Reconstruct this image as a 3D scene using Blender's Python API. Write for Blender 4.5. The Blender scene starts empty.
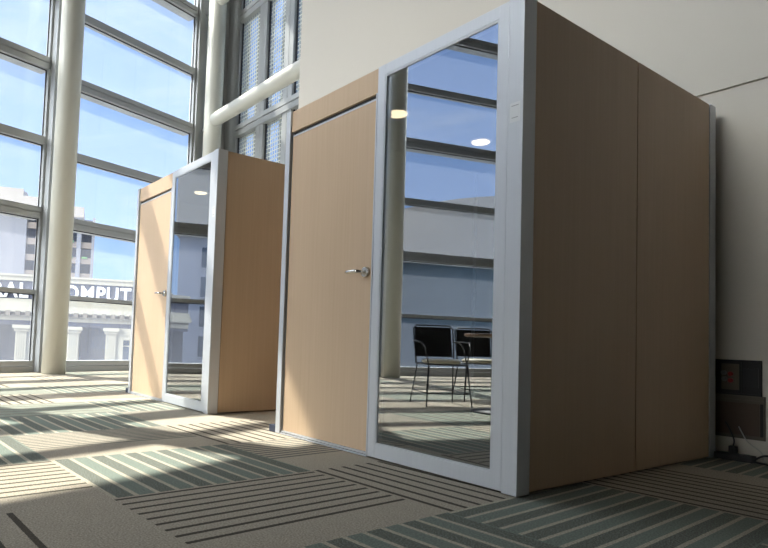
import bpy, bmesh, math, random
from mathutils import Vector, Matrix
random.seed(7)
C = bpy.context.scene.collection
sc = bpy.context.scene
PI = math.pi

# ------------------------------------------------------------------ materials
def mat(name):
    m = bpy.data.materials.new(name); m.use_nodes = True
    nt = m.node_tree
    for n in list(nt.nodes): nt.nodes.remove(n)
    out = nt.nodes.new('ShaderNodeOutputMaterial')
    return m, nt, out

def N(nt, typ, **kw):
    n = nt.nodes.new(typ)
    for k, v in kw.items():
        if hasattr(n, k): setattr(n, k, v)
        else: n.inputs[k].default_value = v
    return n

def pbr(name, col, rough=.5, metal=0., spec=.5, noise=0., nscale=(20, 20, 20), bump=0., bscale=200., coords='Object', emit=None, estr=0):
    m, nt, out = mat(name)
    b = nt.nodes.new('ShaderNodeBsdfPrincipled')
    b.inputs['Base Color'].default_value = (*col, 1)
    b.inputs['Roughness'].default_value = rough
    b.inputs['Metallic'].default_value = metal
    b.inputs['Specular IOR Level'].default_value = spec
    if emit:
        b.inputs['Emission Color'].default_value = (*emit, 1); b.inputs['Emission Strength'].default_value = estr
    nt.links.new(b.outputs[0], out.inputs[0])
    tc = nt.nodes.new('ShaderNodeTexCoord')
    if noise:
        mp = nt.nodes.new('ShaderNodeMapping'); mp.inputs['Scale'].default_value = nscale
        nt.links.new(tc.outputs[coords], mp.inputs[0])
        nz = N(nt, 'ShaderNodeTexNoise'); nz.inputs['Scale'].default_value = 1; nz.inputs['Detail'].default_value = 5
        nt.links.new(mp.outputs[0], nz.inputs['Vector'])
        mr = nt.nodes.new('ShaderNodeMapRange'); mr.inputs['To Min'].default_value = 1 - noise; mr.inputs['To Max'].default_value = 1 + noise
        nt.links.new(nz.outputs['Fac'], mr.inputs['Value'])
        mx = nt.nodes.new('ShaderNodeVectorMath'); mx.operation = 'SCALE'; mx.inputs[0].default_value = col
        nt.links.new(mr.outputs[0], mx.inputs['Scale'])
        nt.links.new(mx.outputs[0], b.inputs['Base Color'])
    if bump:
        nz = N(nt, 'ShaderNodeTexNoise'); nz.inputs['Scale'].default_value = bscale
        nt.links.new(tc.outputs['Object'], nz.inputs['Vector'])
        bp = nt.nodes.new('ShaderNodeBump'); bp.inputs['Strength'].default_value = bump; bp.inputs['Distance'].default_value = .01
        nt.links.new(nz.outputs['Fac'], bp.inputs['Height']); nt.links.new(bp.outputs[0], b.inputs['Normal'])
    return m

def glass(name, tint, f0, dust=0., dustcol=(.80, .85, 1), gridf=None):
    """thin pane: tinted transmission with a fresnel reflection, optional dust film"""
    m, nt, out = mat(name)
    tr = nt.nodes.new('ShaderNodeBsdfTransparent'); tr.inputs[0].default_value = (*tint, 1)
    gl = nt.nodes.new('ShaderNodeBsdfGlossy'); gl.inputs['Roughness'].default_value = 0.0; gl.inputs[0].default_value = (.93, .96, 1, 1)
    # Schlick reflectance F0 + (1-F0)(1-|cos|)^5, the same from either side of the pane
    ge = nt.nodes.new('ShaderNodeNewGeometry'); dt = nt.nodes.new('ShaderNodeVectorMath'); dt.operation = 'DOT_PRODUCT'
    nt.links.new(ge.outputs['Incoming'], dt.inputs[0]); nt.links.new(ge.outputs['Normal'], dt.inputs[1])
    ab = N(nt, 'ShaderNodeMath', operation='ABSOLUTE'); nt.links.new(dt.outputs['Value'], ab.inputs[0])
    iv = N(nt, 'ShaderNodeMath', operation='SUBTRACT'); iv.inputs[0].default_value = 1; nt.links.new(ab.outputs[0], iv.inputs[1])
    pw = N(nt, 'ShaderNodeMath', operation='POWER'); pw.inputs[1].default_value = 5; nt.links.new(iv.outputs[0], pw.inputs[0])
    fr = N(nt, 'ShaderNodeMath', operation='MULTIPLY_ADD'); fr.inputs[1].default_value = 1 - f0; fr.inputs[2].default_value = f0
    nt.links.new(pw.outputs[0], fr.inputs[0])
    mx = nt.nodes.new('ShaderNodeMixShader')
    nt.links.new(fr.outputs[0], mx.inputs[0]); nt.links.new(tr.outputs[0], mx.inputs[1]); nt.links.new(gl.outputs[0], mx.inputs[2])
    last = mx
    if dust:
        tl = nt.nodes.new('ShaderNodeBsdfTranslucent'); tl.inputs[0].default_value = (*dustcol, 1)
        m2 = nt.nodes.new('ShaderNodeMixShader'); m2.inputs[0].default_value = dust
        nt.links.new(last.outputs[0], m2.inputs[1]); nt.links.new(tl.outputs[0], m2.inputs[2]); last = m2
    if gridf:
        tc = nt.nodes.new('ShaderNodeTexCoord'); sp = nt.nodes.new('ShaderNodeSeparateXYZ')
        nt.links.new(tc.outputs['Object'], sp.inputs[0])
        outs = []
        for ax in (0, 2):
            md = N(nt, 'ShaderNodeMath', operation='PINGPONG'); md.inputs[1].default_value = gridf / 2
            nt.links.new(sp.outputs[ax], md.inputs[0])
            lt = N(nt, 'ShaderNodeMath', operation='LESS_THAN'); lt.inputs[1].default_value = gridf * .085
            nt.links.new(md.outputs[0], lt.inputs[0]); outs.append(lt)
        mxm = N(nt, 'ShaderNodeMath', operation='MAXIMUM')
        nt.links.new(outs[0].outputs[0], mxm.inputs[0]); nt.links.new(outs[1].outputs[0], mxm.inputs[1])
        df = nt.nodes.new('ShaderNodeBsdfDiffuse'); df.inputs[0].default_value = (.78, .77, .70, 1)
        m3 = nt.nodes.new('ShaderNodeMixShader')
        nt.links.new(mxm.outputs[0], m3.inputs[0]); nt.links.new(last.outputs[0], m3.inputs[1]); nt.links.new(df.outputs[0], m3.inputs[2]); last = m3
    nt.links.new(last.outputs[0], out.inputs[0])
    return m

def wood_mat(name, col):
    m, nt, out = mat(name)
    b = nt.nodes.new('ShaderNodeBsdfPrincipled'); b.inputs['Roughness'].default_value = .42
    b.inputs['Specular IOR Level'].default_value = .35
    tc = nt.nodes.new('ShaderNodeTexCoord')
    mp = nt.nodes.new('ShaderNodeMapping'); mp.inputs['Scale'].default_value = (60, 60, 1.2)
    nt.links.new(tc.outputs['Object'], mp.inputs[0])
    nz = N(nt, 'ShaderNodeTexNoise'); nz.inputs['Scale'].default_value = 1; nz.inputs['Detail'].default_value = 6; nz.inputs['Distortion'].default_value = .6
    nt.links.new(mp.outputs[0], nz.inputs['Vector'])
    mp2 = nt.nodes.new('ShaderNodeMapping'); mp2.inputs['Scale'].default_value = (2.5, 2.5, .8)
    nt.links.new(tc.outputs['Object'], mp2.inputs[0])
    n2 = N(nt, 'ShaderNodeTexNoise'); n2.inputs['Scale'].default_value = 1; n2.inputs['Detail'].default_value = 3
    nt.links.new(mp2.outputs[0], n2.inputs['Vector'])
    r = nt.nodes.new('ShaderNodeValToRGB')
    r.color_ramp.elements[0].position = .25; r.color_ramp.elements[1].position = .75
    r.color_ramp.elements[0].color = (col[0] * .90, col[1] * .88, col[2] * .85, 1)
    r.color_ramp.elements[1].color = (col[0] * 1.05, col[1] * 1.06, col[2] * 1.08, 1)
    ad = N(nt, 'ShaderNodeMath', operation='MULTIPLY_ADD'); ad.inputs[1].default_value = .5
    nt.links.new(nz.outputs['Fac'], ad.inputs[0])
    hf = N(nt, 'ShaderNodeMath', operation='MULTIPLY'); hf.inputs[1].default_value = .5
    nt.links.new(n2.outputs['Fac'], hf.inputs[0]); nt.links.new(hf.outputs[0], ad.inputs[2])
    nt.links.new(ad.outputs[0], r.inputs[0]); nt.links.new(r.outputs[0], b.inputs['Base Color'])
    nt.links.new(b.outputs[0], out.inputs[0])
    return m

TAUPE = (.40, .355, .285); TAUPE_D = (.085, .075, .058); TEAL = (.195, .228, .195); CHAR = (.135, .133, .115); BEIGE = (.44, .40, .315)
def carpet_mat(name, base, line, alt, period, width, x0, x1):
    """carpet tile: uv.x runs across the stripes, 0..1 over the tile"""
    m, nt, out = mat(name); L = nt.links.new
    b = nt.nodes.new('ShaderNodeBsdfPrincipled'); b.inputs['Roughness'].default_value = .95; b.inputs['Specular IOR Level'].default_value = .1
    uv = nt.nodes.new('ShaderNodeTexCoord'); sp = nt.nodes.new('ShaderNodeSeparateXYZ'); L(uv.outputs['UV'], sp.inputs[0])
    def M(op, a, bb=None, c=None):
        n = nt.nodes.new('ShaderNodeMath'); n.operation = op
        for i, v in enumerate((a, bb, c)):
            if v is None: continue
            if isinstance(v, (int, float)): n.inputs[i].default_value = v
            else: L(v, n.inputs[i])
        return n.outputs[0]
    tc = nt.nodes.new('ShaderNodeTexCoord')
    nz = N(nt, 'ShaderNodeTexNoise'); nz.inputs['Scale'].default_value = 150; nz.inputs['Detail'].default_value = 2; L(tc.outputs['Object'], nz.inputs['Vector'])
    wob = N(nt, 'ShaderNodeTexNoise'); wob.inputs['Scale'].default_value = 120; L(tc.outputs['Object'], wob.inputs['Vector'])
    u = M('ADD', sp.outputs[0], M('MULTIPLY', M('SUBTRACT', wob.outputs['Fac'], .5), .006))
    ph = M('FRACT', M('DIVIDE', M('SUBTRACT', u, x0), period))
    ln = M('LESS_THAN', ph, width)
    ln = M('MULTIPLY', ln, M('MULTIPLY', M('GREATER_THAN', u, x0), M('LESS_THAN', u, x1)))
    idx = M('FLOOR', M('DIVIDE', M('SUBTRACT', u, x0), period))
    mixb = nt.nodes.new('ShaderNodeMix'); mixb.data_type = 'RGBA'
    if alt:
        # every band of this tile alternates plain and tweedy yarn
        wn = N(nt, 'ShaderNodeTexNoise'); wn.inputs['Scale'].default_value = 180; wn.inputs['Detail'].default_value = 0; L(tc.outputs['Object'], wn.inputs['Vector'])
        even = M('LESS_THAN', M('FRACT', M('MULTIPLY', idx, .5)), .25)
        tweed = M('GREATER_THAN', wn.outputs['Fac'], .45)
        L(M('MULTIPLY', even, tweed), mixb.inputs[0])
        mixb.inputs[6].default_value = (*base, 1); mixb.inputs[7].default_value = (*alt, 1)
    else:
        wn = N(nt, 'ShaderNodeTexNoise'); wn.inputs['Scale'].default_value = 14; wn.inputs['Detail'].default_value = 3; L(tc.outputs['Object'], wn.inputs['Vector'])
        L(wn.outputs['Fac'], mixb.inputs[0])
        mixb.inputs[6].default_value = (*[c * .93 for c in base], 1); mixb.inputs[7].default_value = (*[c * 1.07 for c in base], 1)
    ml = nt.nodes.new('ShaderNodeMix'); ml.data_type = 'RGBA'
    L(ln, ml.inputs[0]); L(mixb.outputs[2], ml.inputs[6]); ml.inputs[7].default_value = (*line, 1)
    sc_ = nt.nodes.new('ShaderNodeVectorMath'); sc_.operation = 'SCALE'
    mr = nt.nodes.new('ShaderNodeMapRange'); mr.inputs['From Min'].default_value = .3; mr.inputs['From Max'].default_value = .7
    mr.inputs['To Min'].default_value = .66; mr.inputs['To Max'].default_value = 1.34
    L(nz.outputs['Fac'], mr.inputs['Value']); L(ml.outputs[2], sc_.inputs[0]); L(mr.outputs[0], sc_.inputs['Scale'])
    L(sc_.outputs[0], b.inputs['Base Color'])
    bp = nt.nodes.new('ShaderNodeBump'); bp.inputs['Strength'].default_value = .35; bp.inputs['Distance'].default_value = .004
    L(nz.outputs['Fac'], bp.inputs['Height']); L(bp.outputs[0], b.inputs['Normal'])
    L(b.outputs[0], out.inputs[0])
    return m

M = {}
M['wood'] = wood_mat('maple_laminate', (.58, .425, .285))
M['alu'] = pbr('brushed_aluminium', (.58, .60, .63), rough=.42, metal=.3, noise=.05, nscale=(150, 150, 2))
M['alu_dark'] = pbr('shadow_gap', (.03, .03, .035), rough=.6)
M['felt'] = pbr('charcoal_felt', (.055, .055, .06), rough=.95, bump=.3)
M['boothglass'] = glass('booth_glass', (.55, .58, .58), .39)
M['chrome'] = pbr('satin_steel', (.62, .60, .56), rough=.22, metal=1)
M['label'] = pbr('label_white', (.66, .67, .68), rough=.5)
M['labelgrey'] = pbr('label_print', (.33, .33, .34), rough=.5)
M['lampon'] = pbr('warm_downlight', (1, .9, .75), emit=(1, .74, .46), estr=7)
M['paint'] = pbr('beige_wall_paint', (.62, .575, .50), rough=.7, bump=.03, bscale=300)
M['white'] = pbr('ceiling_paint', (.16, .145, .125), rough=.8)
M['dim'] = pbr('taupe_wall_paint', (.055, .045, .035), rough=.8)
M['frame'] = pbr('window_frame_metal', (.39, .40, .40), rough=.45, metal=.25, noise=.04, nscale=(8, 8, 8))
M['frame_dark'] = pbr('window_gasket', (.03, .03, .035), rough=.7)
M['pane'] = glass('window_glass', (.95, .97, .98), .03, dust=.042)
M['meshpane'] = glass('fritted_window_glass', (.88, .94, .97), .03, dust=.03, gridf=.075)
M['column'] = pbr('cream_column_paint', (.58, .57, .50), rough=.38, spec=.5)
M['black'] = pbr('black_rubber', (.02, .02, .022), rough=.6)
M['blackmetal'] = pbr('black_metal', (.03, .03, .03), rough=.35, metal=.5)
M['blackmesh'] = pbr('black_fabric', (.018, .02, .024), rough=.8)
M['cream_seat'] = pbr('cream_vinyl', (.62, .58, .45), rough=.5)
M['brown'] = pbr('brown_table_wood', (.20, .115, .07), rough=.35, noise=.2, nscale=(30, 3, 3))
M['stone'] = pbr('cream_stone', (.33, .305, .235), rough=.85, noise=.06, nscale=(2, 2, 2))
M['band'] = pbr('slate_band', (.028, .032, .055), rough=.8)
M['greywall'] = pbr('grey_stucco', (.05, .05, .057), rough=.9, noise=.1, nscale=(2, 2, 2))
M['signwhite'] = pbr('sign_letters', (.62, .62, .60), rough=.6)
M['towerwhite'] = pbr('tower_render', (.20, .20, .215), rough=.9)
M['towerstone'] = pbr('tower_parapet', (.30, .26, .21), rough=.9)
M['balcony'] = pbr('balcony_render', (.22, .18, .145), rough=.9)
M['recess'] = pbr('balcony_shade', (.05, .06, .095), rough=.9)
M['plant'] = pbr('balcony_plants', (.10, .22, .08), rough=.9)
M['winblue'] = pbr('dark_window_glass', (.035, .06, .09), rough=.08, spec=.8)
M['office'] = pbr('office_cladding', (.44, .45, .50), rough=.7)
M['hallbeige'] = pbr('hall_cladding', (.40, .36, .30), rough=.85, noise=.05, nscale=(1, 1, 1))
M['hallblue'] = pbr('hall_glazing', (.06, .11, .13), rough=.7)
M['asphalt'] = pbr('street_asphalt', (.16, .16, .16), rough=.95)
M['boxmetal'] = pbr('wall_box_metal', (.11, .095, .07), rough=.5, metal=.4)
M['boxdark'] = pbr('wall_box_inside', (.012, .011, .010), rough=.6)
M['boxbrown'] = pbr('wall_box_cover', (.075, .045, .028), rough=.5)
M['red'] = pbr('red_connector', (.22, .01, .01), rough=.4)
M['greyplug'] = pbr('grey_connector', (.15, .14, .14), rough=.4)
M['whitecable'] = pbr('white_cable_sheath', (.5, .48, .44), rough=.5)
M['wedge'] = pbr('slate_plastic', (.03, .04, .07), rough=.5)
M['carpetA'] = carpet_mat('carpet_taupe_stripe', TAUPE, TAUPE_D, None, .0875, .28, .02, .80)
M['carpetB'] = carpet_mat('carpet_taupe_few', TAUPE, TAUPE_D, None, .10, .22, .36, 1.01)
M['carpetC'] = carpet_mat('carpet_teal_stripe', TEAL, BEIGE, CHAR, .090, .23, .0, .99)
M['carpetD'] = carpet_mat('carpet_fine_stripe', TAUPE, CHAR, None, .062, .42, .02, .62)

# ------------------------------------------------------------------ mesh helpers
class MB:
    def __init__(s): s.bm = bmesh.new()
    def box(s, x0, y0, z0, x1, y1, z1, bev=0., mi=0):
        vs = [s.bm.verts.new((x, y, z)) for x in (min(x0, x1), max(x0, x1)) for y in (min(y0, y1), max(y0, y1)) for z in (min(z0, z1), max(z0, z1))]
        fs = [(0, 1, 3, 2), (4, 6, 7, 5), (0, 4, 5, 1), (2, 3, 7, 6), (0, 2, 6, 4), (1, 5, 7, 3)]
        faces = [s.bm.faces.new([vs[i] for i in f]) for f in fs]
        for f in faces: f.material_index = mi
        if bev:
            es = {e for f in faces for e in f.edges}
            bmesh.ops.bevel(s.bm, geom=list(es), offset=bev, segments=2, affect='EDGES', profile=.7)
        return s
    def tube(s, pts, r, seg=12, cap=True, closed=False):
        pts = [Vector(p) for p in pts]; rings = []
        n = len(pts); up0 = None
        for i, p in enumerate(pts):
            if closed: t = pts[(i + 1) % n] - pts[i - 1]
            else: t = pts[min(i + 1, n - 1)] - pts[max(i - 1, 0)]
            t.normalize()
            if up0 is None: up0 = Vector((0, 0, 1)) if abs(t.z) < .9 else Vector((1, 0, 0))
            a = t.cross(up0)
            if a.length < 1e-4: a = t.cross(Vector((0, 1, 0)))
            a.normalize(); b = a.cross(t).normalized(); up0 = b
            rr = r[i] if isinstance(r, (list, tuple)) else r
            rings.append([s.bm.verts.new(p + (a * math.cos(2 * PI * k / seg) + b * math.sin(2 * PI * k / seg)) * rr) for k in range(seg)])
        pairs = list(zip(rings, rings[1:])) + ([(rings[-1], rings[0])] if closed else [])
        for A, B in pairs:
            for k in range(seg):
                f = s.bm.faces.new([A[k], A[(k + 1) % seg], B[(k + 1) % seg], B[k]]); f.smooth = True
        if cap and not closed:
            s.bm.faces.new(rings[0][::-1]); s.bm.faces.new(rings[-1])
        return s
    def lathe(s, prof, cx=0, cy=0, seg=32):
        rings = []
        for r, z in prof:
            rings.append([s.bm.verts.new((cx + r * math.cos(2 * PI * k / seg), cy + r * math.sin(2 * PI * k / seg), z)) for k in range(seg)])
        for A, B in zip(rings, rings[1:]):
            for k in range(seg):
                f = s.bm.faces.new([A[k], A[(k + 1) % seg], B[(k + 1) % seg], B[k]]); f.smooth = True
        s.bm.faces.new(rings[0][::-1]); s.bm.faces.new(rings[-1])
        return s
    def build(s, name, m, parent=None, xf=None):
        bmesh.ops.recalc_face_normals(s.bm, faces=s.bm.faces[:])
        me = bpy.data.meshes.new(name); s.bm.to_mesh(me); s.bm.free()
        if isinstance(m, (list, tuple)):
            for q in m: me.materials.append(q)
        else: me.materials.append(m)
        for p in me.polygons:
            pass
        o = bpy.data.objects.new(name, me); C.objects.link(o)
        if parent: o.parent = parent
        if xf is not None: o.matrix_world = xf
        return o

def smooth_angle(o, deg=40):
    # sharp edges between faces steeper than the given angle
    me = o.data; bm = bmesh.new(); bm.from_mesh(me)
    for f in bm.faces: f.smooth = True
    for e in bm.edges:
        if len(e.link_faces) == 2 and e.calc_face_angle(0) > math.radians(deg): e.smooth = False
    bm.to_mesh(me); bm.free()

def empty(name, loc=(0, 0, 0), rz=0.):
    o = bpy.data.objects.new(name, None); C.objects.link(o); o.location = loc; o.rotation_euler = (0, 0, rz); o.empty_display_size = .1
    return o
def tag(o, label=None, cat=None, group=None, kind=None):
    if label: o['label'] = label
    if cat: o['category'] = cat
    if group: o['group'] = group
    if kind: o['kind'] = kind
    return o
def copy_tree(o, parent=None):
    c = o.copy(); C.objects.link(c)
    if parent: c.parent = parent
    for ch in [q for q in list(bpy.data.objects) if q.parent == o]: copy_tree(ch, c)
    return c

# ------------------------------------------------------------------ frames of reference
P0 = Vector((-8.43, .25, 0)); ANG = math.radians(106.5)
D = Vector((math.cos(ANG), math.sin(ANG), 0)); NI = Vector((math.sin(ANG), -math.cos(ANG), 0))
# local facade frame: x = along the window wall (s), y = outward, z = up
FAC = Matrix(((D.x, -NI.x, 0, P0.x), (D.y, -NI.y, 0, P0.y), (0, 0, 1, 0), (0, 0, 0, 1)))
def fac(s, w, z=0):  # w = inward distance
    return P0 + D * s + NI * w + Vector((0, 0, z))
YW = 2.10      # beige wall
YM = 3.30      # rear window wall
YF = -11.0     # unseen wall behind the camera, holding the added window
XR = 4.6
ZC = 9.53      # ceiling

# ------------------------------------------------------------------ floor of carpet tiles
def make_floor():
    bm = bmesh.new(); uvl = bm.loops.layers.uv.new('UVMap')
    ta = math.radians(3.0); ax = Vector((math.cos(ta), math.sin(ta))); ay = Vector((-math.sin(ta), math.cos(ta)))
    TA, TB = .825, .985; A0, B0 = -.845, -1.415
    special = {(0, 0): 0, (0, 1): 0, (1, 0): 2, (1, 1): 2, (-1, 0): 2, (0, -1): 1, (-1, -1): 0, (-1, 1): 3, (1, 2): 0, (-2, -1): 2, (-2, 0): 3, (2, 1): 2, (0, 2): 3, (-3, 0): 2, (-3, -1): 0, (2, 2): 0, (1, -1): 0, (-2, 1): 0, (-4, 1): 2, (-3, 1): 3}
    rnd = random.Random(3)
    for i in range(-16, 12):
        for j in range(-14, 8):
            a0, b0 = A0 + i * TA, B0 + j * TB
            cs = [(a0, b0), (a0 + TA, b0), (a0 + TA, b0 + TB), (a0, b0 + TB)]
            vs = [bm.verts.new((*(ax * a + ay * b), 0)) for a, b in cs]
            f = bm.faces.new(vs)
            typ = special.get((i, j), rnd.choice([0, 2, 3, 2, 0, 1])); f.material_index = typ
            even = (i + j) % 2 == 0
            uv = [(0, 0), (1, 0), (1, 1), (0, 1)] if even else [(1, 0), (1, 1), (0, 1), (0, 0)]
            if not even:
                uv = [(0, 0), (0, 1), (1, 1), (1, 0)]
                if (i, j) == (0, -1): uv = [(1, 0), (1, 1), (0, 1), (0, 0)]
            for l, t in zip(f.loops, uv): l[uvl].uv = t
    bmesh.ops.remove_doubles(bm, verts=bm.verts[:], dist=1e-4)
    def cut(co, no):
        bmesh.ops.bisect_plane(bm, geom=bm.verts[:] + bm.edges[:] + bm.faces[:], plane_co=co, plane_no=no, clear_outer=True)
    cut(fac(0, -.45), -NI); cut((0, YM + .05, 0), (0, 1, 0)); cut((0, YF, 0), (0, -1, 0)); cut((XR, 0, 0), (1, 0, 0))
    r = bmesh.ops.extrude_face_region(bm, geom=bm.faces[:])
    vs = [g for g in r['geom'] if isinstance(g, bmesh.types.BMVert)]
    # keep original faces on top: move the extruded copy down
    for v in vs: v.co.z -= .15
    bmesh.ops.recalc_face_normals(bm, faces=bm.faces[:])
    me = bpy.data.meshes.new('floor'); bm.to_mesh(me); bm.free()
    for k in 'ABCD': me.materials.append(M['carpet' + k])
    o = bpy.data.objects.new('floor', me); C.objects.link(o); tag(o, kind='structure', label='carpet tile floor in taupe and teal stripes')
    return o
make_floor()

# ------------------------------------------------------------------ the booths
BW, BD, BH = 1.888, 2.012, 2.2
def make_booth():
    r = empty('office_booth', (0, 0, 0))
    W = -BW
    def post(x0, x1, y0, y1):
        return MB().box(x0, y0, .004, x1, y1, BH, bev=.003).build('corner_post', M['alu'], r)
    post(-.078, 0, 0, .092); post(W, W + .052, 0, .092); post(-.078, 0, BD - .085, BD); post(W, W + .078, BD - .085, BD)
    # side panels, two a side, with a seam between them
    for x0, x1 in ((-.028, -.004), (W + .004, W + .028)):
        MB().box(x0, .096, .012, x1, 1.017, BH - .004, bev=.0015).build('side_panel', M['wood'], r)
        MB().box(x0, 1.025, .012, x1, BD - .089, BH - .004, bev=.0015).build('side_panel', M['wood'], r)
    MB().box(W + .082, BD - .03, .012, W / 2 - .004, BD - .006, BH - .004).build('back_panel', M['wood'], r)
    MB().box(W / 2 + .004, BD - .03, .012, -.082, BD - .006, BH - .004).build('back_panel', M['wood'], r)
    # charcoal felt linings, base, roof
    l = MB(); l.box(-.06, .093, .03, -.032, BD - .034, BH - .07); l.box(W + .032, .093, .03, W + .06, BD - .034, BH - .07); l.box(W + .06, BD - .06, .03, -.06, BD - .034, BH - .07)
    l.build('lining', M['felt'], r)
    MB().box(W + .03, .06, .006, -.03, BD - .03, .028).build('base', M['felt'], r)
    MB().box(W + .03, .05, BH - .07, -.03, BD - .035, BH - .012).build('roof_panel', M['felt'], r)
    # header over the door
    MB().box(W + .054, .012, 2.052, -.962, .045, BH - .003, bev=.0015).build('header_panel', M['wood'], r)
    hh = MB(); hh.box(W + .054, .03, 2.028, -.962, .05, 2.052); hh.box(W + .052, .032, .03, W + .066, .06, 2.052)
    hh.build('shadow_gap', M['alu_dark'], r)
    # door with its aluminium edge strips, lever and rosette
    d = MB(); d.box(W + .070, .014, .028, -.968, .052, 2.016, bev=.002)
    d = d.build('door', M['wood'], r)
    e = MB(); e.box(W + .070, .012, 2.0165, -.968, .052, 2.026); e.box(-.9675, .004, .014, -.958, .052, 2.05); e.build('edge_strip', M['alu'], d)
    h = MB()
    # lever: neck out of the rosette then an arm pointing to the hinges
    cx, cz = -1.016, 1.031
    h.tube([(cx, .010, cz), (cx, -.040, cz), (cx - .004, -.050, cz), (cx - .014, -.056, cz), (cx - .045, -.058, cz + .001), (cx - .085, -.056, cz + .003), (cx - .108, -.050, cz + .002)], [.011, .010, .0105, .011, .0095, .0085, .0075], seg=14)
    h.build('lever_handle', M['chrome'], d)
    q = MB(); q.tube([(cx, .0135, cz), (cx, -.004, cz), (cx, -.007, cz)], [.030, .030, .026], seg=28); q.build('rosette', M['chrome'], d)
    t = MB(); t.box(W + .052, .002, .004, -.958, .05, .012); t.box(W + .066, .006, .017, -.968, .05, .026); t.build('threshold', M['alu'], r)
    # glazed panel: frame of four mitred profiles with an inner bead
    f = MB(); x0, x1, z0, z1 = -.955, -.082, .010, BH - .003
    bl, brr, bt, bb = .058, .052, .062, .072
    for a in ((x0, z0, x0 + bl, z1), (x1 - brr, z0, x1, z1)):
        f.box(a[0], .004, a[1], a[2], .055, a[3], bev=.003)
    f.box(x0 + bl, .0045, z1 - bt, x1 - brr, .055, z1, bev=.003); f.box(x0 + bl, .0045, z0, x1 - brr, .055, z0 + bb, bev=.003)
    f = f.build('glazing_frame', M['alu'], r)
    g = MB(); g.box(x0 + bl, .007, z0 + bb, x0 + bl + .009, .05, z1 - bt); g.box(x1 - brr - .009, .007, z0 + bb, x1 - brr, .05, z1 - bt)
    g.box(x0 + bl + .009, .007, z1 - bt - .009, x1 - brr - .009, .05, z1 - bt); g.box(x0 + bl + .009, .007, z0 + bb, x1 - brr - .009, .05, z0 + bb + .009)
    g.build('glazing_bead', M['alu'], f)
    MB().box(x0 + bl + .006, .012, z0 + bb + .006, x1 - brr - .006, .018, z1 - bt - .006).build('glass_pane', M['boothglass'], r)
    # small printed sticker on the corner post
    s = MB().box(-.066, -.001, 1.628, -.014, .002, 1.716).build('sticker', M['label'], r)
    for z, w in ((1.700, .036), (1.646, .032)):
        k = MB(); k.box(-.04 - w / 2, -.0016, z, -.04 + w / 2, -.0009, z + .0035); k.build('print', M['labelgrey'], s)
    # ceiling lights inside
    for y in (.44, 1.28):
        lamp = MB().lathe([(.075, BH - .076), (.078, BH - .074), (.078, BH - .070)], -1.25, y).build('ceiling_light', M['alu'], r)
        MB().lathe([(.062, BH - .084), (.064, BH - .082), (.064, BH - .0765)], -1.25, y).build('lens', M['lampon'], lamp)
    # dark foot beside the left post
    w = MB(); w.box(W - .085, .004, .002, W + .001, .05, .050, bev=.006); w.build('foot', M['wedge'], r)
    return r
booth = make_booth()
tag(booth, 'nearer and larger-looking maple-panelled office booth with tall glass panel, standing in shade', 'office booth', 'office booths in a row on the carpet')
b2 = copy_tree(booth); b2.location = (-(BW + 1.0233), 0, 0)
tag(b2, 'farther maple office booth nearest the window wall, sunlit door crossed by diagonal shadows', 'office booth', 'office booths in a row on the carpet')

# ------------------------------------------------------------------ window wall (facade)
MAJ = [(2.26, 2.43), (4.51, 4.69), (6.80, 6.98)]
MIN = [(1.14, 1.20), (3.37, 3.49), (5.66, 5.78), (7.94, 8.06)]
def facade_bay(name, s0, s1, off, frame_m=M['frame'], xf=FAC, majors=MAJ, minors=MIN, pane=M['pane'], mullw=.12, dep_in=.05, stub=True, zt=ZC):
    """a glazed bay; s0..s1 clear width, off = outward offset; local y is outward"""
    f = MB(); y0, y1 = off - dep_in, off + .14
    f.box(s0, y0, -.02, s1, y1, .085); f.box(s0, y0 + .02, .095, s1, y1 - .01, .17)
    for a, b in majors:
        m_ = (a + b) / 2
        f.box(s0, y0, a, s1, y1 + .10, m_ - .010); f.box(s0, y0, m_ + .010, s1, y1 + .10, b); f.box(s0, y0 + .02, m_ - .012, s1, y1 + .08, m_ + .012)
    for a, b in minors: f.box(s0, y0 + .01, a, s1, y1 - .02, b)
    f.box(s0, y0, zt - .12, s1, y1, zt + .4)
    f.box(s0, y0, .17, s0 + .035, off + .06, zt); f.box(s1 - .035, y0, .17, s1, off + .06, zt)
    o = f.build(name, frame_m, None, xf); tag(o, kind='structure')
    g = MB(); bars = [(-.02, .17)] + sorted(majors + minors) + [(zt - .12, zt)]
    k = MB()
    for (a, b), (c, d) in zip(bars, bars[1:]):
        p = MB().box(s0 + .03, off + .03, b - .004, s1 - .03, off + .042, c + .004).build('glass_pane', pane, o)
        # gasket line around the pane
        k.box(s0 + .035, off + .012, b, s0 + .048, off + .028, c); k.box(s1 - .048, off + .012, b, s1 - .035, off + .028, c)
        k.box(s0 + .048, off + .012, c - .014, s1 - .048, off + .028, c)
    k.build('gasket', M['frame_dark'], o)
    return o
OL = .06   # the bays left of the first column sit a little further out
facade_bay('window_1', -.40, 2.36, 0)
facade_bay('window_2', -3.38, -.50, OL, majors=[(a * 1.037, b * 1.037) for a, b in MAJ], minors=[(a * 1.037, b * 1.037) for a, b in MIN])
facade_bay('window_3', -5.88, -3.50, OL, majors=[(a * 1.037, b * 1.037) for a, b in MAJ], minors=[(a * 1.037, b * 1.037) for a, b in MIN])
facade_bay('window_4', -9.1, -6.00, OL + .3)
facade_bay('window_5', -11.9, -9.22, OL + .3)
def mull(name, s0, s1, w0, w1, n):
    o = MB().box(s0, -w1, -.02, s1, -w0, ZC + .4, bev=.006).build(name, M['frame'], None, FAC); tag(o, kind='structure'); return o
mull('trim_1', -.50, -.40, -.07, .12, 1)
mull('trim_2', 2.36, 3.24, -.08, .10, 2)
mull('trim_3', -3.50, -3.38, -.07, .06, 3)
mull('trim_4', -6.00, -5.88, -.42, .06, 4)
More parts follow.
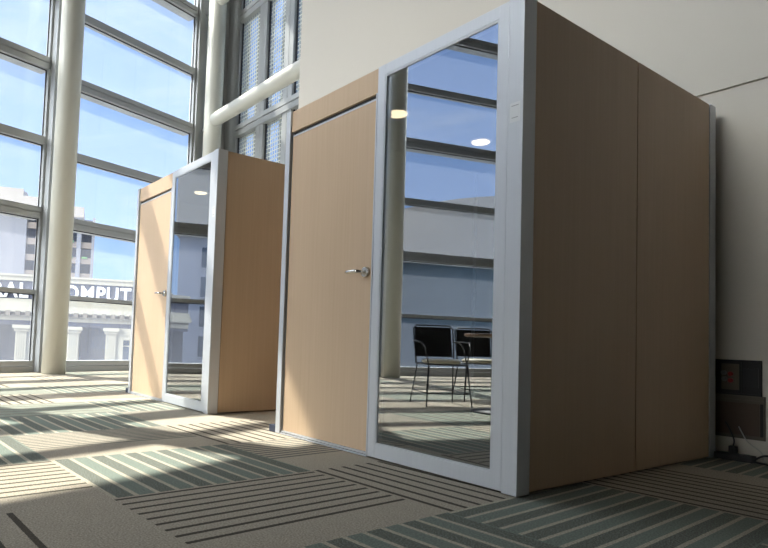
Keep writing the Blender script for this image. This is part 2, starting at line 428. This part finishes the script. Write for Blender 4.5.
mull('trim_5', -9.22, -9.10, -.42, .06, 5)

# rear window wall with fritted panes (parallel to the booth fronts)
RX = Matrix.Translation((0, YM, 0))
xs = [-8.70, -7.98, -7.72, -7.10, -6.82, -6.20, -5.92, -5.30, -5.02, -4.55]
wr = MB()
wr.box(-9.45, -.02, 0, -8.74, .16, ZC + .4, bev=.004)
for a, b in ((-7.98, -7.72), (-7.10, -6.82), (-6.20, -5.92), (-5.30, -5.02)):
    wr.box(a, -.03, 0, b, .14, ZC + .4, bev=.006)
    wr.box((a + b) / 2 - .012, -.034, 0, (a + b) / 2 + .012, .10, ZC + .3)
wr.box(-4.55, -.03, 0, -4.35, .14, ZC + .4)
for a, b in MAJ:
    m_ = (a + b) / 2 + .04
    wr.box(-8.74, -.045, m_ - .12, -4.5, .13, m_ - .012); wr.box(-8.74, -.045, m_ + .012, -4.5, .13, m_ + .10); wr.box(-8.74, -.02, m_ - .02, -4.5, .12, m_ + .02)
wr.box(-8.74, -.03, 0, -4.5, .14, .17); wr.box(-8.74, -.03, ZC - .1, -4.5, .14, ZC + .4)
wk = MB(); wk.box(-9.36, -.03, 0, -9.31, -.021, ZC + .3)
wr = tag(wr.build('window_6', M['frame'], None, RX), kind='structure')
wk.build('gasket', M['frame_dark'], wr)
rows = [(.17, 2.265), (2.485, 4.52), (4.74, 6.81), (7.03, ZC - .1)]
for a, b in ((-8.74, -7.98), (-7.72, -7.10), (-6.82, -6.20), (-5.92, -5.30), (-5.02, -4.55)):
    for z0, z1 in rows:
        MB().box(a, .05, z0, b, .062, z1).build('glass_pane', M['meshpane'], wr)
    gk = MB(); gk.box(a + .002, .02, .17, a + .02, .045, ZC - .1); gk.box(b - .02, .02, .17, b - .002, .045, ZC - .1); gk.build('gasket', M['frame_dark'], wr)
# cream fins on the outside of the rear windows
fins = MB()
for xa, xb in ((-9.95, -9.42), (-8.98, -8.70), (-8.02, -7.72), (-7.1, -6.82)): fins.box(xa, .50, -3, xb, .60, 11)
tag(fins.build('trim_6', M['stone'], None, RX), kind='structure')

# unseen window bay added behind the camera to light the booth fronts
FX = Matrix(((1, 0, 0, 0), (0, -1, 0, YF), (0, 0, 1, 0), (0, 0, 0, 1)))
for i in range(1):
    s0 = -3.6 + i * 3.9
    facade_bay('window_%d' % (7 + i), s0 + .06, s0 + 3.84, 0, xf=FX)
tf = MB()
for i in range(2): tf.box(-3.6 + i * 3.9 - .06, -.10, 0, -3.6 + i * 3.9 + .06, .2, ZC + .4)
tag(tf.build('trim_7', M['frame'], None, FX), kind='structure')

# walls and ceiling
XE = -4.86
wb = MB(); wb.box(XE, YW, 0, XR + .2, YW + .3, 2.326); wb.box(XE, YW, 2.342, XR + .2, YW + .3, ZC + .3); wb.box(XE + .01, YW + .02, 2.3, XR, YW + .28, 2.36)
tag(wb.build('wall_back', M['paint']), kind='structure')
wb2 = MB(); wb2.box(-4.35, YW + .3, 0, -4.10, YM + .2, ZC + .3); tag(wb2.build('wall_return', M['paint']), kind='structure')
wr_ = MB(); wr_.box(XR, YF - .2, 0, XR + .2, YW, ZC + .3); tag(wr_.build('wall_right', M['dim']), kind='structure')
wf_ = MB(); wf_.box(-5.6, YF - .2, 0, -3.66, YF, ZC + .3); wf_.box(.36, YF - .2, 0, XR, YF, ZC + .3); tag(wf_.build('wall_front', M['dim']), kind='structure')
shade_slab = MB(); shade_slab.box(-2.4, YF + .02, 2.9, XR - .01, -3.3, 3.25); tag(shade_slab.build('ceiling', M['dim']), kind='structure')  # unseen slab added behind the camera to shade the low wall and booth side
ce = bmesh.new()
pts = [fac(3.35, -.3), fac(-12.4, -.3), Vector((XR + .3, YF - .4, 0)), Vector((XR + .3, YM + .4, 0)), Vector((-9.9, YM + .4, 0))]
lo = [ce.verts.new((p.x, p.y, ZC)) for p in pts]; hi = [ce.verts.new((p.x, p.y, ZC + .5)) for p in pts]
ce.faces.new(lo); ce.faces.new(hi)
for i in range(len(pts)): ce.faces.new([lo[i], lo[(i + 1) % 5], hi[(i + 1) % 5], hi[i]])
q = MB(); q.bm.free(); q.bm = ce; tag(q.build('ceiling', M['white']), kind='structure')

# ------------------------------------------------------------------ columns and tube rails
def column(s, w, label, brackets=True):
    c = fac(s, w)
    o = empty('round_column', c); tag(o, label, 'column', 'round columns along the window wall')
    MB().lathe([(.168, .0), (.168, ZC)], seg=48).build('shaft', M['column'], o)
    b = MB()
    out = -NI * (w - .03)
    for z in (2.345, 4.60, 6.89):
        b.tube([Vector((0, 0, z)) + (-NI) * .15, Vector((0, 0, z)) + out], .022, seg=10)
    b.tube([Vector((0, 0, .09)) + (-NI) * .12, Vector((0, 0, .09)) + out], .022, seg=10)
    b.build('bracket', M['frame'], o)
    return o
column(-.43, .42, 'round cream steel column at the left, in front of the window wall')
column(2.52, .40, 'round cream column in the corner beyond the farther booth, a tube joining it')
column(-3.54, .30, 'round cream column off to the left of the picture, casting a long band of shadow')
column(-5.95, .30, 'round cream column seen only reflected in the nearer booth glass')
column(-9.2, .30, 'round cream column farthest along the window wall, behind the chairs')
def rail(z, label):
    o = MB(); x0, x1 = -8.42, -4.95; y = 2.66
    o.tube([(x0 - .02, y, z), (x0, y, z), (x0 + .01, y, z), (x1, y, z)], [.09, .115, .12, .12], seg=28)
    o = o.build('tube_rail', M['column']); smooth_angle(o); tag(o, label, 'tube rail', 'cream tube rails from the corner column'); return o
rail(4.63, 'thick cream horizontal tube crossing in front of the rear windows')
rail(6.93, 'upper cream horizontal tube at the top edge, joining the corner column')

# ------------------------------------------------------------------ connection box, strip and cables by the beige wall
wbx = empty('wall_box', (0, YW, 0))
tag(wbx, 'open black connection box with red connectors set low in the beige wall', 'wall box')
f = MB()
f.box(-.06, -.012, .39, .215, .001, .605); f.build('backplate', M['boxdark'], wbx)
f = MB(); f.box(-.06, -.02, .595, .215, -.011, .603); f.box(-.06, -.02, .392, .215, -.011, .400); f.box(.207, -.02, .400, .215, -.011, .595); f.box(.105, -.02, .400, .112, -.011, .595)
f.build('rim', M['boxdark'], wbx)
f = MB(); f.box(.005, -.016, .42, .10, -.0125, .58); f.build('connector_plate', M['boxmetal'], wbx)
for (x, z, m_) in ((.058, .517, 'red'), (.058, .477, 'red'), (.020, .523, 'greyplug'), (.024, .485, 'greyplug')):
    c_ = MB(); c_.tube([(x, -.016, z), (x, -.030, z), (x, -.033, z)], [.014, .014, .011], seg=16); c_.build('connector', M[m_], wbx)
f = MB(); f.box(.122, -.016, .44, .200, -.0125, .555); f.build('blank_plate', M['blackmetal'], wbx)
wc = empty('wall_cover', (0, YW, 0))
tag(wc, 'dark brown framed access cover low on the beige wall, below the connection box', 'access cover')
f = MB(); f.box(-.06, -.010, .128, .232, .001, .39); f.build('frame', M['boxmetal'], wc)
f = MB(); f.box(-.05, -.014, .150, .205, -.0105, .345, bev=.002); f.build('cover_panel', M['boxbrown'], wc)
f = MB(); f.box(.208, -.014, .150, .224, -.0105, .345); f.build('shadow_gap', M['boxdark'], wc)
f = MB(); f.box(-.055, -.016, .353, .228, -.0105, .362); f.box(-.055, -.016, .376, .228, -.0105, .385); f.build('rail', M['boxmetal'], wc)
sx = MB(); sx.box(.245, -.008, .315, .5, .001, .323); o = sx.build('trim_8', M['boxmetal'], None, Matrix.Translation((0, YW, 0))); tag(o, kind='structure')

ps = empty('power_strip', (.10, 2.02, 0)); tag(ps, 'small black power strip on the carpet against the beige wall', 'power strip')
f = MB(); f.box(-.10, -.035, .001, .10, .035, .04, bev=.008); f.build('body', M['black'], ps)
f = MB()
for i in range(3): f.box(-.08 + i * .055, -.02, .0395, -.04 + i * .055, .02, .043, bev=.002)
f.build('socket', M['blackmetal'], ps)
f = MB(); f.box(-.03, -.015, .043, .01, .02, .085, bev=.006); f.build('plug', M['black'], ps)
def cable(name, pts, r, m_, label):
    P = [Vector(p) for p in pts]; out = []
    for i in range(len(P) - 1):
        p0, p1, p2, p3 = P[max(i - 1, 0)], P[i], P[i + 1], P[min(i + 2, len(P) - 1)]
        for k in range(6):
            t = k / 6
            out.append(.5 * ((2 * p1) + (-p0 + p2) * t + (2 * p0 - 5 * p1 + 4 * p2 - p3) * t * t + (-p0 + 3 * p1 - 3 * p2 + p3) * t ** 3))
    out.append(P[-1])
    o = MB().tube(out, r, seg=8).build(name, m_); tag(o, label, 'cable'); return o
cable('power_cable', [(.09, 2.02, .08), (.085, 2.05, .12), (.05, 2.07, .19), (.03, 2.075, .22)], .004, M['black'], 'short black cable rising from the power strip towards the access cover')
cable('white_cable', [(.10, 2.080, .20), (.12, 2.078, .16), (.15, 2.078, .11), (.215, 2.080, .06), (.23, 2.08, .012), (.28, 2.08, .005), (.34, 2.082, .005)], .0035, M['whitecable'], 'thin pale cable drooping from the access cover onto the carpet')
cable('power_cable', [(.20, 2.02, .02), (.26, 1.995, .055), (.33, 1.99, .05), (.42, 1.985, .015), (.6, 1.99, .007), (.9, 1.98, .007)], .006, M['black'], 'thick black cable looping along the wall base to the right of the strip')
cable('power_cable', [(.19, 2.00, .015), (.25, 1.97, .012), (.33, 1.96, .010), (.45, 1.965, .007), (.7, 1.95, .007)], .005, M['black'], 'black cable lying flat on the carpet, nearest the camera of the two by the strip')

# ------------------------------------------------------------------ cafe table and wire chairs (seen reflected in the booth glass)
def make_table(loc):
    t = empty('cafe_table', loc); tag(t, 'round brown cafe table on a black disc base, reflected in the booth glass', 'table')
    MB().lathe([(.32, .72), (.345, .725), (.35, .735), (.345, .75), (.32, .752)], seg=48).build('tabletop', M['brown'], t)
    MB().lathe([(.035, .025), (.032, .70), (.12, .715), (.12, .7195)], seg=24).build('pedestal', M['blackmetal'], t)
    MB().lathe([(.27, .001), (.27, .012), (.10, .024), (.036, .03)], seg=40).build('base', M['black'], t)
    return t
def make_chair():
    c = empty('wire_chair')
    def rd(name, pts, r=.0075): return MB().tube(pts, r, seg=8).build(name, M['blackmetal'], c)
    for sx_ in (-1, 1):
        rd('leg', [(sx_ * .24, .26, .004), (sx_ * .20, .20, .43)])
        rd('leg', [(sx_ * .24, -.28, .004), (sx_ * .20, -.18, .43)])
    s = MB()
    for x in (-.222, .222): s.tube([(x * 1.04, .225, .14), (x * .95, .205, .43)], .004, seg=6)
    s.tube([(-.21, .21, .43), (.21, .21, .43), (.21, -.19, .43), (-.21, -.19, .43)], .008, seg=8, closed=True)
    for x in (-.23, .23): s.tube([(x, .24, .14), (x, -.25, .14)], .005, seg=6)
    for y in (.235, -.235): s.tube([(-.23, y, .14), (.23, y, .14)], .005, seg=6)
    for k in range(6): s.tube([(-.18 + .072 * k, -.19, .43), (-.16 + .064 * k, .21, .43)], .003, seg=6)
    s.build('seat_frame', M['blackmetal'], c)
    MB().lathe([(.18, .438), (.205, .45), (.205, .465), (.18, .478), (.05, .482)], 0, .01, seg=28).build('seat', M['cream_seat'], c)
    b = MB(); b.tube([(-.21, -.19, .43), (-.22, -.23, .62), (-.225, -.27, .80), (-.19, -.29, .84), (.19, -.29, .84), (.225, -.27, .80), (.22, -.23, .62), (.21, -.19, .43)], .009, seg=8)
    b.build('back_frame', M['blackmetal'], c)
    bb = MB(); bb.box(-.205, -.006, 0, .205, .006, .33, bev=.004)
    o = bb.build('backrest', M['blackmesh'], c); o.location = (0, -.222, .50); o.rotation_euler = (math.radians(13), 0, 0)
    for x in (-1, 1):
        a = MB(); a.tube([(x * .222, -.24, .66), (x * .26, -.16, .67), (x * .265, .10, .66), (x * .24, .18, .60), (x * .205, .19, .43)], .007, seg=8)
        a.build('armrest', M['blackmetal'], c)
    return c
make_table((-2.08, -2.66, 0))
ch = make_chair()
spots = [((-2.78, -2.60, 0), -62, 'black wire chair with cream seat, left of the cafe table in the glass'),
         ((-2.05, -3.45, 0), -8, 'black wire chair with cream seat on the far side of the cafe table'),
         ((-3.0, -3.5, 0), -55, 'black wire chair with cream seat standing apart, nearest the window wall'),
         ]
for i, (l, a, lab) in enumerate(spots):
    o = ch if i == 0 else copy_tree(ch)
    o.location = l; o.rotation_euler = (0, 0, math.radians(a)); tag(o, lab, 'chair', 'wire chairs round the cafe table')

# ------------------------------------------------------------------ outside
GZ = -5.0
g = MB(); g.box(-220, -220, GZ - .3, 160, 160, GZ); tag(g.build('ground', M['asphalt']), kind='structure')
BDv = Vector((.334, .943, 0)).normalized(); BN = Vector((BDv.y, -BDv.x, 0)); BX = Vector((-31.741, 6.068, 0))
BM = Matrix(((BDv.x, BN.x, 0, BX.x), (BDv.y, BN.y, 0, BX.y), (0, 0, 1, 0), (0, 0, 0, 1)))   # local x = along, y = towards us, z = up
shop = empty('shop_building'); shop.matrix_world = BM
tag(shop, 'old cream and grey shop building across the street with big white letters on its frieze', 'building')
T0, T1 = -24, 26
def child(mb, name, m_, par): return mb.build(name, m_, par)
child(MB().box(T0, -14, GZ, T1, -.5, 3.1), 'wall', M['greywall'], shop)
child(MB().box(T0, -.5, 2.0, T1, -.06, 3.2), 'frieze', M['band'], shop)
c = MB(); c.box(T0, -14, 3.17, T1, .05, 3.48); c.box(T0, -14, 3.40, T1, .12, 3.50); child(c, 'parapet', M['stone'], shop)
c = MB(); c.box(T0, -.5, 1.95, T1, .10, 2.23); c.box(T0, -.5, 1.78, T1, .22, 1.96); c.box(T0, -.5, 1.55, T1, .32, 1.79); c.box(T0, -.5, 1.12, T1, .02, 1.56)
child(c, 'cornice', M['stone'], shop)
c = MB()
x = -9.0; c.box(T0, -.1, 1.40, T1, .04, 1.50)
for k in range(44):
    c.box(x, .0, 1.36, x + .22, .335, 1.60); x += .465
child(c, 'dentils', pbr('dentil_stone', (.13, .11, .08), rough=.9), shop)
child(MB().box(T0, -.5, .88, T1, -.04, 1.13), 'lower_band', M['band'], shop)
for k in range(-4, 5):
    b0 = -2.46 + 4.41 * k
    for x in (b0, b0 + 2.52):
        p = MB(); p.box(x, -.5, GZ, x + .54, .10, .56)
        for i in range(5): p.box(x + .03 + i * .104, .10, GZ, x + .085 + i * .104, .125, .50)
        p.box(x - .08, -.5, .56, x + .62, .18, .70); p.box(x - .15, -.5, .70, x + .69, .26, .88)
        child(p, 'pilaster', M['stone'], shop)
    wf = MB(); wf.box(b0 + .54, -.5, .50, b0 + 2.52, .02, .88); wf.box(b0 + .54, -.5, GZ, b0 + .90, .0, .50); wf.box(b0 + 2.16, -.5, GZ, b0 + 2.52, .0, .50)
    wf = child(wf, 'window_surround', M['stone'], shop)
    child(MB().box(b0 + .90, -.5, GZ, b0 + 2.16, -.2, .05 + .2), 'window', M['winblue'], wf)
    fr = MB(); fr.box(b0 + .9, -.2, .25, b0 + 2.16, -.02, .5)
    for z in (-.1, -.9): fr.box(b0 + .9, -.2, z, b0 + 2.16, -.15, z + .06)
    for xx in (b0 + 1.22, b0 + 1.78): fr.box(xx, -.2, -2, xx + .08, -.15, .3)
    child(fr, 'window_bars', M['stone'], wf)
def letters(txt, x0, x1, z0, z1, par):
    cu = bpy.data.curves.new('t', 'FONT'); cu.body = txt; cu.size = 1; cu.offset = .028; cu.extrude = .04; cu.space_character = 1.12
    to = bpy.data.objects.new('t', cu); C.objects.link(to)
    dg = bpy.context.evaluated_depsgraph_get(); dg.update()
    me = bpy.data.meshes.new_from_object(to.evaluated_get(dg)); bpy.data.objects.remove(to)
    xs_ = [v.co.x for v in me.vertices]; ys_ = [v.co.y for v in me.vertices]
    a, b, c0, d = min(xs_), max(xs_), min(ys_), max(ys_)
    for v in me.vertices:
        x_ = x0 + (v.co.x - a) / (b - a) * (x1 - x0); z_ = z0 + (v.co.y - c0) / (d - c0) * (z1 - z0); y_ = v.co.z
        v.co = (x_, -.02 + y_, z_)
    me.materials.append(M['signwhite']); me.update()
    o = bpy.data.objects.new('sign_letters', me); C.objects.link(o); o.parent = par
    return o
letters('CENTRAL', -6.35, -1.98, 2.28, 3.08, shop)
letters('COMPUTERS', -.98, 4.75, 2.28, 3.08, shop)

# the tall apartment tower far behind
def cam_basis():
    yaw, pi_, ro = .9477, .0507, .035
    F = Vector((-math.sin(yaw) * math.cos(pi_), math.cos(yaw) * math.cos(pi_), math.sin(pi_)))
    r0 = Vector((math.cos(yaw), math.sin(yaw), 0)); u0 = r0.cross(F)
    R = r0 * math.cos(ro) + u0 * math.sin(ro); U = -r0 * math.sin(ro) + u0 * math.cos(ro)
    return R, U, F
R_, U_, F_ = cam_basis(); CAM = Vector((1.5734, -2.2427, .6374)); FP, CX, CY = 604.24, 308.78, 308.91
# tower frame: 110 m off, facing us; local x runs to the right
_rd = F_ * FP + R_ * (90 - CX); fh = Vector((_rd.x, _rd.y, 0)).normalized(); rh = Vector((fh.y, -fh.x, 0))
TD = 117.
tw = empty('apartment_tower'); to = CAM + fh * TD; to.z = 0
tw.matrix_world = Matrix(((rh.x, fh.x, 0, to.x), (rh.y, fh.y, 0, to.y), (0, 0, 1, 0), (0, 0, 0, 1)))
tag(tw, 'tall pale apartment tower with planted balconies, far behind the shop building', 'building')
k = TD / FP
X = lambda u: TD * math.tan(math.atan((u - CX) / FP) - math.atan((90 - CX) / FP))
child(MB().box(X(-70), 0, GZ, X(20), 14, 25.0), 'blank_wall', M['towerwhite'], tw)
c = MB(); c.box(X(-70), -.6, 22.6, X(17), 14, 25.4); c.box(X(17), -.6, 21.9, X(34), 14, 24.2); c.box(X(34), -.6, 21.3, X(79), 14, 23.2)
child(c, 'parapet', M['towerstone'], tw)
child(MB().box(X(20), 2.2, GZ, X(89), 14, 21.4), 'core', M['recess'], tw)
c = MB()
for u0, u1 in ((19, 22), (33.5, 37.5), (48, 50), (60, 62), (73, 77.5), (88, 91)): c.box(X(u0), -.2, GZ, X(u1), 3, 21.5)
child(c, 'piers', M['towerwhite'], tw)
rnd = random.Random(5)
for u0, u1 in ((22, 33.5), (37.5, 48), (50, 60), (62, 73), (77.5, 88)):
    for i in range(9):
        z = 20.0 - i * 2.85
        b = child(MB().box(X(u0), .0, z - 1.35, X(u1), .9, z - .25), 'balcony', M['balcony'], tw)
        if rnd.random() < .6:
            w = X(u1) - X(u0); x0 = X(u0) + rnd.random() * w * .3
            child(MB().box(x0, -.15, z - .45, x0 + w * (.4 + .3 * rnd.random()), .5, z - .05, bev=.12), 'plants', M['plant'], b)

# white office block, seen reflected in the farther booth
def bldg_frame(az_dir, dist):
    d_ = Vector(az_dir).normalized(); o = Vector((-3, 0, 0)) + d_ * dist; r_ = Vector((d_.y, -d_.x, 0))
    return Matrix(((r_.x, d_.x, 0, o.x), (r_.y, d_.y, 0, o.y), (0, 0, 1, 0), (0, 0, 0, 1)))
ob = empty('office_block'); ob.matrix_world = bldg_frame((-.86, -.51, 0), 48)
tag(ob, 'pale office block with dark window bands, reflected in the farther booth glass', 'building')
child(MB().box(-9, .5, GZ, 6.5, 16, 22), 'wall', M['office'], ob)
child(MB().box(-9.3, 0, 9.4, 6.8, 16, 22.5), 'upper_wall', M['hallbeige'], ob)
for i in range(5):
    z = 6.6 - i * 2.6
    for x in (-7.6, -4.2, -.8, 2.6):
        w_ = child(MB().box(x, .38, z, x + 1.9, .52, z + 1.8), 'window', M['winblue'], ob)
        child(MB().box(x + .9, .30, z, x + .98, .40, z + 1.8).box(x - .05, .30, z - .05, x + 1.95, .42, z + .02), 'window_bar', M['office'], w_)
# hall with a curved beige roof parapet, reflected in the nearer booth
hb = empty('exhibition_hall'); hb.matrix_world = bldg_frame((-.60, -.80, 0), 62)
tag(hb, 'beige hall with a curved roofline over blue glazing, reflected in the nearer booth glass', 'building')
def arc_wall(mb, z0, top, depth=0):
    n = 40; xs_ = [-26 + 52 * i / n for i in range(n + 1)]
    vs = []
    for x in xs_:
        y = depth + (x * x) / 90.0
        zt = top(x); vs.append((mb.bm.verts.new((x, y, z0)), mb.bm.verts.new((x, y, zt)), mb.bm.verts.new((x, y + 12, z0)), mb.bm.verts.new((x, y + 12, zt))))
    for a, b in zip(vs, vs[1:]):
        for p, q_ in ((0, 1), (1, 3), (3, 2), (2, 0)): mb.bm.faces.new([a[p], b[p], b[q_], a[q_]])
    mb.bm.faces.new([vs[0][i] for i in (0, 1, 3, 2)]); mb.bm.faces.new([vs[-1][i] for i in (0, 2, 3, 1)])
    return mb
child(arc_wall(MB(), 9.7, lambda x: 16.6 - .009 * (x + 2) ** 2), 'roof_fascia', M['hallbeige'], hb)
child(arc_wall(MB(), GZ, lambda x: 9.7, .8), 'glazed_wall', M['hallblue'], hb)

# ------------------------------------------------------------------ sun and sky
L = (NI * .725 + D * .095 + Vector((0, 0, -1))).normalized()
sun = bpy.data.lights.new('sun', 'SUN'); sun.energy = 9.8; sun.angle = math.radians(.55); sun.color = (1, .94, .83)
so = bpy.data.objects.new('sun', sun); C.objects.link(so); so.rotation_euler = L.to_track_quat('-Z', 'Y').to_euler(); so.location = (-12, -6, 14)

w = bpy.data.worlds.new('sky'); sc.world = w; w.use_nodes = True; nt = w.node_tree
for n in list(nt.nodes): nt.nodes.remove(n)
out = nt.nodes.new('ShaderNodeOutputWorld'); bg = nt.nodes.new('ShaderNodeBackground')
tc = nt.nodes.new('ShaderNodeTexCoord'); sp = nt.nodes.new('ShaderNodeSeparateXYZ'); nt.links.new(tc.outputs['Generated'], sp.inputs[0])
rp = nt.nodes.new('ShaderNodeValToRGB'); e = rp.color_ramp.elements
e[0].position = 0; e[0].color = (.36, .58, .92, 1); e[1].position = 1; e[1].color = (.16, .34, .78, 1)
x_ = e.new(.25); x_.color = (.32, .50, .90, 1); x_ = e.new(.5); x_.color = (.28, .45, .86, 1)
nt.links.new(sp.outputs[2], rp.inputs[0])
# bright aureole of the hazy sky around the sun
dp = nt.nodes.new('ShaderNodeVectorMath'); dp.operation = 'DOT_PRODUCT'; dp.inputs[1].default_value = tuple(-L)
nt.links.new(tc.outputs['Generated'], dp.inputs[0])
mr = nt.nodes.new('ShaderNodeMapRange'); mr.interpolation_type = 'SMOOTHSTEP'
mr.inputs['From Min'].default_value = .84; mr.inputs['From Max'].default_value = 1.0; mr.inputs['To Max'].default_value = 1
nt.links.new(dp.outputs['Value'], mr.inputs['Value'])
# thin cloud veil
nz = nt.nodes.new('ShaderNodeTexNoise'); nz.inputs['Scale'].default_value = 3.0; nz.inputs['Detail'].default_value = 6; nz.inputs['Distortion'].default_value = .8
mp = nt.nodes.new('ShaderNodeMapping'); mp.inputs['Scale'].default_value = (1, 1, 3.5)
nt.links.new(tc.outputs['Generated'], mp.inputs[0]); nt.links.new(mp.outputs[0], nz.inputs['Vector'])
cr = nt.nodes.new('ShaderNodeMapRange'); cr.inputs['From Min'].default_value = .5; cr.inputs['From Max'].default_value = .75; cr.inputs['To Max'].default_value = .35
nt.links.new(nz.outputs['Fac'], cr.inputs['Value'])
cm = nt.nodes.new('ShaderNodeMix'); cm.data_type = 'RGBA'; cm.inputs[7].default_value = (.85, .9, .98, 1)
nt.links.new(cr.outputs[0], cm.inputs[0]); nt.links.new(rp.outputs[0], cm.inputs[6])
am = nt.nodes.new('ShaderNodeMix'); am.data_type = 'RGBA'; am.inputs[7].default_value = (6, 6, 5.8, 1); am.clamp_result = False
nt.links.new(mr.outputs[0], am.inputs[0]); nt.links.new(cm.outputs[2], am.inputs[6])
# light added to the unseen sky overhead and behind the camera, filling the interior
hv = nt.nodes.new('ShaderNodeMapRange'); hv.interpolation_type = 'SMOOTHSTEP'; hv.inputs['From Min'].default_value = .48; hv.inputs['From Max'].default_value = .72; hv.inputs['To Max'].default_value = .55
nt.links.new(sp.outputs[2], hv.inputs['Value'])
hm = nt.nodes.new('ShaderNodeMix'); hm.data_type = 'RGBA'; hm.clamp_result = False; hm.inputs[7].default_value = (3.6, 3.9, 4.3, 1)
nt.links.new(hv.outputs[0], hm.inputs[0]); nt.links.new(am.outputs[2], hm.inputs[6])
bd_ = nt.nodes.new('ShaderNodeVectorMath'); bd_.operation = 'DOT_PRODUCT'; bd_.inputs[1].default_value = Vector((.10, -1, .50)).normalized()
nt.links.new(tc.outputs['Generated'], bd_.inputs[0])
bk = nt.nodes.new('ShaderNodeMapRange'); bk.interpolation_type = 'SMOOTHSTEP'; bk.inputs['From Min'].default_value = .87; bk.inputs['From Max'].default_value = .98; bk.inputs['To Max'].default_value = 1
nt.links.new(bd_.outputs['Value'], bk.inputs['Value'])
bm_ = nt.nodes.new('ShaderNodeMix'); bm_.data_type = 'RGBA'; bm_.clamp_result = False; bm_.inputs[7].default_value = (23, 23, 22.6, 1)  # bright bank added low behind the camera to light booth fronts and wall
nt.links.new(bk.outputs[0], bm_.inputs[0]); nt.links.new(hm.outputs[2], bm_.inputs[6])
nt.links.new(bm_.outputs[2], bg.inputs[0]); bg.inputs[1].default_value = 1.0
nt.links.new(bg.outputs[0], out.inputs[0])

# ------------------------------------------------------------------ camera
cd = bpy.data.cameras.new('camera'); co = bpy.data.objects.new('camera', cd); C.objects.link(co)
cd.sensor_width = 36; cd.sensor_fit = 'HORIZONTAL'; cd.lens = FP / 768 * 36
cd.shift_x = (384 - CX) / 768; cd.shift_y = (CY - 274) / 768
cd.clip_start = .02; cd.clip_end = 500
co.matrix_world = Matrix(((R_.x, U_.x, -F_.x, CAM.x), (R_.y, U_.y, -F_.y, CAM.y), (R_.z, U_.z, -F_.z, CAM.z), (0, 0, 0, 1)))
sc.camera = co
vs = sc.view_settings; vs.view_transform = 'Standard'; vs.look = 'None'; vs.gamma = 1; vs.use_curve_mapping = False; vs.exposure = 0.40
sc.cycles.max_bounces = 12; sc.cycles.transparent_max_bounces = 24; sc.cycles.diffuse_bounces = 6; sc.cycles.sample_clamp_indirect = 6
